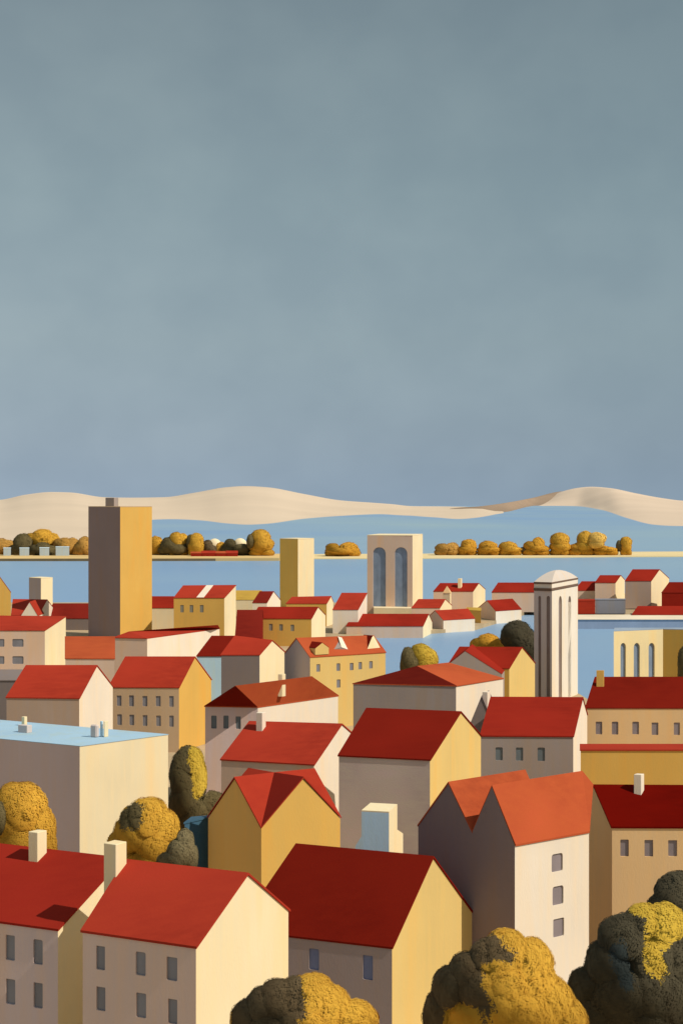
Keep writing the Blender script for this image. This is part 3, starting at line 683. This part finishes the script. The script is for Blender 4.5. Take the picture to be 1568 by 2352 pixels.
# its dormers
def dormer(front3, apex, back, wallk, roofk, cheek=None):
    a, b, ap = front3; m = Mesh()
    fa, fb = flat(a, a.z-1.2), flat(b, b.z-1.2)
    m.face([fa, a, ap, b, fb], 0); m.face([fa, a, a+back, fa+back], 1); m.face([fb, b, b+back, fb+back], 1)
    o = m.build('dormer', [paint(wallk), paint(cheek or wallk)], r_, r_.location)
    n = Mesh(); t = UP*.1
    n.face((a+t, ap+t, ap+back+t, a+back+t)); n.face((ap+t, b+t, b+back+t, ap+back+t)); n.face((a, a+t, ap+t, ap)); n.face((ap, ap+t, b+t, b))
    s = n.build('dormer_roof', paint(roofk), o, None)
    s.location = -r_.location
E, Rr, A1 = q['B'], q['R'], q['C']
nin = (q['A']-q['B']).normalized()
def pt(px, py, lift=0): return onplane(px, py, E, Rr, A1)
u = (q['C']-q['B']).normalized()
for x0, x1, yb, ax_, ay, wk, ck, rk in ((724, 755, 1506, 740, 1477, 'yellow', 'yellow', 'rdark'),):
    base = onwall(ax_, yb, q['B'], q['C']); a = onwall(x0, yb-16, q['B'], q['C'])+nin*.02; b = onwall(x1, yb-17, q['B'], q['C'])+nin*.02; ap = onwall(ax_, ay, q['B'], q['C'])+nin*.02; b.z = a.z
    dormer((a, b, ap), None, nin*3.2, wk, rk, ck)
# raised skylight dormer and right end dormer face the gable side
sidev = (u*.6-nin*.8).normalized()
for (xa, ya), (xb, yb), (xp, yp), wk, rk, ck in (((787, 1494), (803, 1493), (777, 1467.5), 'white', 'ror', 'stone'),):
    p1, p2 = pt(762, 1493), pt(803, 1493.5); p3, p4 = pt(789, 1466), pt(777, 1467)
    t1 = pt(784, 1495)+UP*.7; t3 = pt(776, 1468)+UP*.5
    m = Mesh(); m.face((p1, t1, t3, p4), 1); m.face((t1, p2, p3, t3), 0); m.face((p1, p2, t1), 1); m.face((p4, t3, p3), 0)
    m.build('skylight', [paint('white'), paint('stone')], r_, r_.location)
p1, p2 = pt(838, 1492), pt(874, 1491)
t1 = pt(851, 1492)+UP*.25; a = pt(843, 1493)+UP*.1; b = pt(873, 1490)+UP*.1; tp = pt(857, 1480)+UP*1.7
bk = nin*2.6
m = Mesh(); m.face((a, tp-(tp-a)*.25+UP*.25, tp, tp-(tp-b)*.35+UP*.3, b), 0)
m.face((a, a+bk, tp+bk, tp), 1); m.face((b, b+bk, tp+bk, tp), 1)
m.build('dormer', [paint('cream'), paint('rdark')], r_, r_.location)
hip_house('hip-roofed house with three dark windows and a long white side wall', 200, (471, 1624), (592, 1626), (776, 1600), (540, 1578), (716, 1556), 3.6, 'mallow', 'white', 'rdark', 'ror', group=hm,
          win=[(485, 1644, 497.5, 1674), (513, 1644, 525, 1674), (541, 1646, 553, 1675)], glassk='teal', chim=[(638, 648, 656, 1549, 1575)])
hip_house('wide grey house with a broad hipped roof, dark red in front and orange at right', 226, (811, 1572), (1047, 1577), (1155, 1560), (957, 1532), (1030, 1524), 2.45, 'stone', 'white', 'rmaroon', 'ror', group=hm)
r_, q = gable_house('yellow-gabled house with a red roof and a grey cross gable beside the campanile', 'R', 283, (1025, 1534), (1169, 1536), (1228, 1524), (1198, 1488), (1056, 1487), 'ochre', 'yellow', 'rmid', group=hm)
fa, fb = atd(1000, 1540, 277), atd(1152, 1557, 277); fb.z = fa.z = atd(1000, 1549, 277).z; ap = atd(1068, 1496, 277); bk = X((2.5, 12.5, 0))
m = Mesh(); m.face([flat(fa, G), fa, ap, fb, flat(fb, G)]); m.face([flat(fa, G), fa, fa+bk, flat(fa+bk, G)]); m.face([flat(fb, G), fb, fb+bk, flat(fb+bk, G)])
m.build('cross_gable', paint('stone'), r_, r_.location); slab_roof([fa, ap, fb], [fa+bk, ap+bk, fb+bk], 'rmid', r_, ov=.03, th=.08)
gable_house('white house with a plain light red roof and one pale chimney in the town centre', 'R', 172, (508, 1746), (721, 1758), (842, 1716), (784, 1665), (574, 1659), 'pink', 'white', 'rred', group=hm, chim=[(588, 602, 610.5, 1638, 1683, 'white')])
gable_house('taupe house with a large dark red roof and golden gable in the town centre', 'R', 155, (778, 1737), (987, 1747), (1104, 1692), (1057, 1637), (843, 1629), 'rosegrey', 'yellow', 'rdark', group=hm)
gable_house('narrow grey gable with white chimney, standing for the shaded roof end of the grey three-window house', 'L', 207, (1078, 1668), (1134, 1668), (1150, 1650), (1106, 1600), (1122, 1588), 'plum', 'plum', 'plum', group=hm, chim=[(1107, 1119, 1126, 1590, 1626, 'white')])  # stands for the neighbouring roof's left end, its shade painted grey
gable_house('grey house with three blue-grey windows and a red roof right of centre', 'R', 190, (1103, 1692), (1316, 1693), (1348, 1643), (1337, 1604), (1128, 1603), 'stone', 'white', 'rmid', group=hm,
            win=[(1137.5, 1717, 1154, 1747), (1184.5, 1717.5, 1201, 1748), (1234, 1717.5, 1251, 1749)], glassk='teal')
gable_house('tan right-edge house with five windows, dark red roof and gold chimney', 'R', 216, (1345, 1627), (1920, 1628), (1985, 1610), (1962, 1557), (1367, 1557), 'tan', 'tan', 'rdark', group=hm,
            win=[(1367.5, 1658, 1382.5, 1687.5), (1404.5, 1658, 1419.5, 1688), (1451.5, 1658, 1467, 1687.5), (1496, 1660, 1511.5, 1689), (1547, 1660, 1561, 1689)], glassk='mauve', chim=[(1369, 1386, 1387, 1540, 1580, 'gold')])
shed_house('low gold building with a thin flat red roof edge at the right edge', 178, 6, (1333, 1725), (1930, 1725), (1930, 1712), (1333, 1712), 'gold', 'gold', 'rred', group=hm)
# arcade hall
c = atd(1522, 1446, 288); b = flat(atd(1409, 1446, 283.5), c.z); e = flat(atd(1640, 1446, 286), c.z)
root = thing('arcade_hall', 'cream hall with three tall arched windows and a golden flank by the quay', 'hall', flat((b+e)/2, G), hm); mid = (b+e)/2+X((0, 6, 0)); on = outward(b, c, mid); o2 = outward(c, e, mid)
lp = [window_loop(w, b, c) for w in ((1424.5, 1477, 1437, 1566, 2), (1455, 1477, 1469, 1566, 2), (1489, 1477, 1503, 1566, 2))]
m = Mesh(); m.wall([flat(b, G), b, c, flat(c, G)], lp, on, .4, 0); m.face((flat(c, G), c, e, flat(e, G)), 1)
bb, ee = b+X((1.5, 7, 0)), e+X((0, 5, 0)); m.face((flat(b, G), b, bb, flat(bb, G)), 0); m.face((flat(bb, G), bb, ee, flat(ee, G)), 0); m.face((flat(e, G), e, ee, flat(ee, G)), 1)
PAINT['lemon'] = (.86, .70, .40)
m.build('wall', [paint('lemon'), paint('ochre')], root, root.location); add_windows(root, lp, on, glass('water'), .4)
m = Mesh(); t = [b, c, e, ee, bb]; m.face([p+UP*.12 for p in t]); m.face([p+UP*.0 for p in t][::-1])
for k in range(5): m.face((t[k], t[(k+1) % 5], t[(k+1) % 5]+UP*.12, t[k]+UP*.12))
m.build('roof', plain('grey_lead', (.30, .36, .44), .8), root, root.location)

# ================================================================== NEAR HOUSES
hn = 'houses in the front of the town'
# flat roofed block
d = 150; B_ = atd(183, 1715, d); zt = B_.z; C_ = atz(386, 1688, zt); A0 = atz(0, 1698, zt); A_ = B_+(A0-B_)*2.3; D_ = A_+C_-B_; mid = (A_+C_)/2
root = thing('flat_roofed_block', 'big flat-roofed block with a pale blue roof, shade-painted taupe front and cream side', 'building', flat(mid, G), hn); o0 = root.location
m = Mesh()
for p, q, mi in ((A_, B_, 0), (B_, C_, 1), (C_, D_, 0), (D_, A_, 1)): m.face((flat(p, G), p, q, flat(q, G)), mi)
PAINT['mauvetaupe'] = (.60, .46, .435)
m.build('wall', [paint('mauvetaupe'), paint('cream')], root, o0)  # front's shade is mixed into its taupe colour
m = Mesh(); m.face([p-UP*.02 for p in (A_, B_, C_, D_)]); ct = mid
g0 = [p+(p-ct).normalized()*.06 for p in (A_, B_, C_, D_)]; g1 = [p+UP*.06 for p in g0]
m = Mesh(); m.face(g1); m.face(g0[::-1])
for k in range(4): m.face((g0[k], g0[(k+1) % 4], g1[(k+1) % 4], g1[k]))
PAINT['roofblue'] = (.36, .52, .66)
m.build('roof', paint('roofblue'), root, o0)
def roofbox(name, parent, xl, xc, xr, yt, yb, key, key2=None, bev=.04):
    c = atz(xc, yb, zt+.05); dd = c.y; du = (A_-B_).normalized(); dv = (C_-B_).normalized(); u_ = (xc-CX)/F
    f = lambda v, dp: abs(dp)*dd/F/max(.25, abs(v.x-u_*v.y))
    m = Mesh(); m.box(c, c+du*f(du, xl-xc), c+dv*f(dv, xr-xc), zt+.05, H+(HZ-yt)/F*dd)
    return m.build(name, paint(key), parent, o0, bevel=bev)
o = roofbox('roof_vent', root, 41, 62, 74, 1667, 1684.5, 'slategrey'); v = roofbox('vent_stack', root, 49, 56, 63, 1647, 1668, 'cream')
roofbox('roof_vent', root, 206, 221, 229, 1666, 1695, 'slategrey', bev=.12); roofbox('vent_stack', root, 229.5, 234, 237, 1657, 1693, 'skyblue'); roofbox('vent_stack', root, 237.5, 240, 249.5, 1657, 1694, 'cream')
# four-gabled house
d = 135; B_ = atd(600, 1904, d); e_ = B_.z; A_, C_ = atz(478, 1880, e_), atz(781, 1881, e_); D_ = A_+C_-B_; mid = (A_+C_)/2
G1 = onwall(540, 1790, A_, B_); G2 = onwall(695, 1786, B_, C_); zr = (G1.z+G2.z)/2; G1.z = G2.z = zr; G3, G4 = G2+A_-B_, G1+C_-B_; O_ = flat(mid, zr)
root = thing('cross_gabled_house', 'golden house with two gables meeting at a corner under a red cross roof', 'house', flat(mid, G), hn); o0 = root.location
m = Mesh()
for p, g_, q, mi in ((A_, G1, B_, 0), (B_, G2, C_, 1), (C_, G4, D_, 0), (D_, G3, A_, 1)): m.face((flat(p, G), p, g_, q, flat(q, G)), mi)
m.build('wall', [paint('orangewall'), paint('amberwall')], root, o0)
m = Mesh(); t = UP*.16
def og(p): return p+(p-mid if 0 else flat(p-mid, 0)).normalized()*.12
P_ = {k: og(v) for k, v in dict(A=A_, B=B_, C=C_, D=D_, G1=G1, G2=G2, G3=G3, G4=G4).items()}
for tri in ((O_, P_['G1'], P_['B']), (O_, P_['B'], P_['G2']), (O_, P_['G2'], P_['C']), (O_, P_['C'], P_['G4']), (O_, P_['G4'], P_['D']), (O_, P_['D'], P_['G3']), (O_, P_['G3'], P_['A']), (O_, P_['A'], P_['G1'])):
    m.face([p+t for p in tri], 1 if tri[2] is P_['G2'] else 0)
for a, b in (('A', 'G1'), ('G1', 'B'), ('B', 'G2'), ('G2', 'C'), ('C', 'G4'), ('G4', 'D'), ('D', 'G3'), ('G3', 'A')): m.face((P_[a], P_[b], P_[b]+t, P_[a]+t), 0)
m.build('roof', [paint('rred'), paint('rwine')], root, o0)  # slope turned from the sun is painted a darker red
shed_house('small dark blue shed between an olive bush and the golden cross-gabled house', 141, 2.5, (424, 1893), (479.5, 1880), (480, 1877), (440, 1880), 'navy', 'navy', 'navy', group=None, name='shed', cat='shed')
# twin-gabled dark house
d = 118; B_ = atd(1182, 1943, d); e_ = B_.z; A_, C_ = atz(960, 1898, e_), atz(1352, 1912, e_); D_ = A_+C_-B_; mid = (A_+C_)/2
V_ = onwall(1084, 1912, A_, B_); Ra, Rb = onwall(1030, 1800, A_, B_), onwall(1129, 1808, A_, B_)
R2a, R2b = atz(1205, 1772, Ra.z), atz(1337, 1775, Rb.z)
V2 = flat(V_+C_-B_, V_.z); Xp = onplane(1362, 1806, B_, Rb, C_)
root = thing('twin_gabled_house', 'house with twin front gables in shade-painted dark plum, orange roofs and a white side wall', 'house', flat(mid, G), hn); o0 = root.location
on = outward(B_, C_, mid); lp = [window_loop(w, B_, C_) for w in ((1266.5, 1961.5, 1292, 2003), (1268.5, 2036, 1293.5, 2079.5), (1270, 2110.5, 1295, 2153))]
m = Mesh(); m.face([flat(A_, G), A_, Ra, V_, flat(V_, G)], 0); m.face([flat(V_, G), V_, Rb, B_, flat(B_, G)], 0)
m.wall([flat(B_, G), B_, C_, flat(C_, G)], lp, on, .14, 1)
m.face([flat(C_, G), C_, Xp, R2b, V2, flat(V2, G)], 0); m.face([flat(V2, G), V2, R2a, D_, flat(D_, G)], 0); m.face([flat(A_, G), A_, D_, flat(D_, G)], 1)
m.build('wall', [paint('darkplum'), paint('white')], root, o0); add_windows(root, lp, on, glass('mauve'))  # plum gables carry painted shade beside the sunlit white side
slab_roof([A_, Ra, V_], [D_, R2a, V2], 'ror', root, ov=.06)
m = Mesh(); t = UP*.16; o_ = on*.1-UP*.05
m.face((B_+o_+t, Rb+t, R2b+t, Xp+t, C_+o_+t)); m.face((V_+t, Rb+t, R2b+t, V2+t)); m.face((B_+o_, B_+o_+t, C_+o_+t, C_+o_)); m.face((B_+o_, B_+o_+t, Rb+t, Rb)); m.face((V_, V_+t, Rb+t, Rb)); m.face((C_+o_, C_+o_+t, Xp+t, Xp)); m.face((Xp, Xp+t, R2b+t, R2b))
m.face((R2b+t, Xp+t, V2+t))
m.build('roof', paint('ror'), root, o0)
gable_house('tan right-edge house with three mauve windows, deep red roof and white chimney', 'L', 128, (1334, 1864), (1405, 1901), (1900, 1903), (1364, 1806), (1900, 1809), 'tan', 'tan', 'rdeep', group=hn,
            win=[(1424, 1929, 1443.5, 1968), (1479.5, 1930, 1499.5, 1968.5), (1534, 1930.5, 1554.5, 1968)], glassk='mauve', chim=[(1455, 1472, 1479, 1780, 1831, 'white')])
gable_house('plum-fronted house with two blue windows, a big dark red roof and a yellow gable', 'R', 113, (548, 2138), (900, 2178), (1090, 2107), (993, 1971), (682, 1942), 'dusk', 'yellow', 'rdark', group=hn,
            win=[(709.5, 2180, 732.5, 2229), (833, 2195.5, 856, 2252)], glassk='blue')
gable_house('taupe house with six windows, a bright red roof and a tall chimney at front left', 'R', 90, (190, 2140), (450, 2177), (662, 2093), (567, 2010), (292, 1979), 'clay', 'cream', 'rred', group=hn,
            win=[(220.5, 2174, 241, 2229), (311.5, 2187.5, 334.5, 2242), (382.5, 2199.5, 407, 2254), (221, 2268, 242, 2323), (312.5, 2282, 335.5, 2339), (385.5, 2296, 407, 2353)])
gable_house('taupe house with four windows and a deep red roof at the bottom left corner', 'R', 98, (-60, 2111), (133, 2137), (345, 2070), (280, 1975), (-20, 1940), 'mallow', 'cream', 'rbrick', group=hn,
            win=[(13, 2149, 34, 2207), (76.5, 2159, 98, 2216.5), (13.5, 2250, 35, 2308), (77, 2258.5, 98, 2317)], chim=[(65, 86, 108, 1913, 1986)])
# tall chimney of the six-window house stands against its left gable
rt = bpy.data.objects['gabled_house']
for o in bpy.data.objects:
    if o.get('label', '').startswith('taupe house with six windows'): rt = o
m = Mesh(); c = atd(266, 1941, 96.6); b = atd(238, 1938, 97.1); e = atd(291, 1938, 97.5)
m.box(c, flat(b, c.z), flat(e, c.z), G, c.z); m.build('chimney', paint('cream'), rt, rt.location, bevel=.03)

# ================================================================== TREES IN TOWN
nt_ = 'autumn trees between the houses'
tree('golden tree at the left edge in front of the flat-roofed block', 122, [('ochre', [(55, 1856, 56, 60), (20, 1905, 50, 70), (92, 1905, 38, 60), (50, 1945, 72, 50), (30, 1840, 40, 44), (100, 1945, 32, 48)]), ('olive', [(-6, 1880, 19, 42, -3)])], 5, group=nt_)
tree('golden tree with a small dark patch before the cream wall of the flat-roofed block', 127, [('gold', [(340, 1880, 50, 50), (375, 1900, 38, 42), (305, 1915, 46, 48), (300, 1885, 26, 34), (355, 1945, 48, 50), (275, 1932, 28, 24), (392, 1920, 24, 34), (330, 1990, 60, 40)])], 5, group=nt_,
     patches=[('olive', [(288, 1884, 20, 24), (306, 1890, 20, 20), (314, 1868, 12, 20), (300, 1862, 16, 16)])])
tree('tall dark olive tree with a mustard right side beside the golden gable', 164, [('olive', [(420, 1785, 32, 66), (436, 1750, 32, 38), (452, 1790, 24, 54), (425, 1850, 38, 60), (455, 1895, 55, 60), (490, 1850, 28, 34), (420, 1930, 40, 60), (500, 1880, 24, 40)])], 4.6, group=nt_,
     patches=[('mustard', [(456, 1735, 26, 44), (461, 1775, 26, 50), (453, 1815, 15, 26), (474, 1770, 18, 56)])])
tree('grey-olive bush in front of the dark blue shed', 121, [('sage', [(425, 1940, 22, 38), (412, 1960, 30, 36), (395, 1980, 36, 26), (440, 1970, 16, 34)])], 4.6, group=nt_, name='bush', cat='bush')
tree('tree at the bottom centre, shade painted umber on the left and golden on the right', 82, [('gold', [(715, 2290, 60, 53), (680, 2292, 50, 50), (640, 2300, 50, 52), (605, 2318, 46, 50), (568, 2350, 42, 54), (755, 2320, 56, 56), (812, 2345, 58, 46), (700, 2350, 80, 60), (830, 2375, 48, 40), (620, 2380, 90, 60), (745, 2385, 90, 50)])], 5, group=nt_,
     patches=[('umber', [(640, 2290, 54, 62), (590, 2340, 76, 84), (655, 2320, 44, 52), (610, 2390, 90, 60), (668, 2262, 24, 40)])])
tree('large golden tree with shade painted dark umber on its left before the white wall', 79, [('gold', [(1160, 2190, 56, 56), (1120, 2200, 42, 44), (1215, 2210, 56, 56), (1070, 2235, 42, 48), (1030, 2275, 42, 56), (1005, 2335, 36, 60), (1165, 2250, 62, 66), (1225, 2262, 56, 62), (1262, 2305, 58, 62), (1212, 2330, 80, 80), (1298, 2350, 52, 62), (1150, 2330, 72, 80), (1090, 2350, 74, 74), (1100, 2270, 60, 60)])], 5, group=nt_,
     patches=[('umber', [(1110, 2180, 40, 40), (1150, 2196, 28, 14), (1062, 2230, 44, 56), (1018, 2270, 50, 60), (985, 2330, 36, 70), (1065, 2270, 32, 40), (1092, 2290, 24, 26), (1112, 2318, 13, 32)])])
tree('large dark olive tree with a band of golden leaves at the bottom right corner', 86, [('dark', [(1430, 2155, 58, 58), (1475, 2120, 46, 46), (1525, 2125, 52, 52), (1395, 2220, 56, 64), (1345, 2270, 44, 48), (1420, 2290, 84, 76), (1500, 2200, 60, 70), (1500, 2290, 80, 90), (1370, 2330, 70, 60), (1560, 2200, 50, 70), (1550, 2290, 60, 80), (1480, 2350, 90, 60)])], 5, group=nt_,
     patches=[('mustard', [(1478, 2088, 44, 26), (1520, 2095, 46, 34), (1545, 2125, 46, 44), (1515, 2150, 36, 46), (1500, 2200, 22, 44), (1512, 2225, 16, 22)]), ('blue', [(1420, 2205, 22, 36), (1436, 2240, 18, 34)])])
tree('dark olive tree at the right edge behind the golden-banded one', 102, [('dark', [(1555, 2055, 46, 54), (1535, 2050, 34, 38), (1522, 2100, 44, 50), (1500, 2120, 36, 40), (1590, 2070, 50, 60), (1560, 2130, 60, 50)])], 5, group=nt_)
mt = 'trees on the near lake bank'
tree('rounded dark olive tree just left of the campanile', 326, [('dark', [(1186, 1462, 37, 38), (1206, 1478, 30, 36), (1172, 1490, 30, 36), (1215, 1500, 24, 40)])], 4, group=mt)
tree('low golden tree left of the rounded dark olive tree', 322, [('amber', [(1120, 1475, 28, 20), (1098, 1482, 20, 17), (1130, 1490, 26, 20)])], 4, group=mt)
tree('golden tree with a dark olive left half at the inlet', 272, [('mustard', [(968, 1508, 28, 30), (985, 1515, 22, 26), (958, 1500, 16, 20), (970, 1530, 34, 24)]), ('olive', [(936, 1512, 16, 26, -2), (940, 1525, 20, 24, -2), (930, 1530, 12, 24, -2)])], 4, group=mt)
tree('olive tree at the right edge beside the arcade hall', 279, [('olive', [(1574, 1520, 18, 38), (1580, 1550, 24, 40)])], 4, group=mt)

# ================================================================== CAMERA, SUN, SKY
cd = bpy.data.cameras.new('camera'); cam = bpy.data.objects.new('camera', cd); COL.objects.link(cam); S.camera = cam
cam.location = (0, 0, H); cam.rotation_euler = (math.radians(90), 0, 0)
cd.sensor_fit = 'HORIZONTAL'; cd.sensor_width = 36; cd.lens = F/1568*36; cd.clip_end = 60000; cd.clip_start = 1
cd.shift_y = -(1176-HZ)/1568
EL, AZ = 45, -24                      # sun: high on the right, a little towards the viewer
s = Vector((math.cos(math.radians(EL))*math.cos(math.radians(AZ)), math.cos(math.radians(EL))*math.sin(math.radians(AZ)), math.sin(math.radians(EL))))
ld = bpy.data.lights.new('sun', 'SUN'); ld.energy = 4.0; ld.angle = math.radians(.5); ld.color = (1, .93, .80)
lo = bpy.data.objects.new('sun', ld); COL.objects.link(lo); lo.rotation_euler = s.to_track_quat('Z', 'Y').to_euler(); lo.location = s*200
W = bpy.data.worlds.new('World'); S.world = W; W.use_nodes = True; nt = W.node_tree; bg = nt.nodes['Background']
tc = nt.nodes.new('ShaderNodeTexCoord').outputs['Generated']
sep = nt.nodes.new('ShaderNodeSeparateXYZ'); nt.links.new(tc, sep.inputs[0])
mx = nt.nodes.new('ShaderNodeMath'); mx.operation = 'MAXIMUM'; mx.inputs[1].default_value = .02; nt.links.new(sep.outputs['Z'], mx.inputs[0])
cb = nt.nodes.new('ShaderNodeCombineXYZ'); nt.links.new(sep.outputs['X'], cb.inputs[0]); nt.links.new(sep.outputs['Y'], cb.inputs[1]); nt.links.new(mx.outputs[0], cb.inputs[2])
sky = nt.nodes.new('ShaderNodeTexSky'); sky.sky_type = 'NISHITA'; sky.sun_disc = False; sky.sun_elevation = math.radians(EL); sky.sun_rotation = math.radians(90-AZ)
sky.dust_density = 2; nt.links.new(cb.outputs[0], sky.inputs['Vector'])
cr = nt.nodes.new('ShaderNodeValToRGB'); nt.links.new(sep.outputs['Z'], cr.inputs[0])
K = 1.0
stops = [(0.0, (.285, .378, .478)), (.045, (.288, .372, .445)), (.11, (.288, .368, .405)), (.21, (.258, .338, .36)), (.34, (.200, .262, .282)), (.7, (.28, .35, .38))]
el = cr.color_ramp.elements
el[0].position = stops[0][0]; el[0].color = (*stops[0][1], 1); el[1].position = stops[-1][0]; el[1].color = (*stops[-1][1], 1)
for p, c in stops[1:-1]: x = el.new(p); x.color = (*c, 1)
cl = noise_node(nt, tc, 14, (1, 1, 1.3), 3, .5, .35, .66, 2.3)
cl2 = noise_node(nt, tc, 2.6, (1, 1, 1.3), 3, .5, .35, .65, 5.1)
lr = nt.nodes.new('ShaderNodeMapRange'); lr.inputs['From Min'].default_value = -.26; lr.inputs['From Max'].default_value = .26; nt.links.new(sep.outputs['X'], lr.inputs['Value'])
col = cr.outputs[0]
col = ramp_mix(nt, lr.outputs[0], ramp_mix(nt, 1.0, col, (1.12, 1.10, 1.10), 'MULTIPLY'), ramp_mix(nt, 1.0, col, (.88, .91, .93), 'MULTIPLY'))
col = ramp_mix(nt, 1.0, col, ramp_mix(nt, cl, (.945, .955, .965), (1.05, 1.045, 1.035)), 'MULTIPLY')
col = ramp_mix(nt, 1.0, col, ramp_mix(nt, cl2, (.975, .98, .985), (1.025, 1.02, 1.015)), 'MULTIPLY')
SK = .1
col = ramp_mix(nt, 1.0, col, (1/SK, 1/SK, 1/SK), 'MULTIPLY')
col = ramp_mix(nt, .88, sky.outputs[0], col)
nt.links.new(col, bg.inputs['Color']); bg.inputs['Strength'].default_value = SK
S.view_settings.view_transform = 'Standard'; S.view_settings.look = 'None'; S.view_settings.exposure = 0; S.view_settings.gamma = 1
S.render.film_transparent = False
S.cycles.max_bounces = 6; S.cycles.use_denoising = True
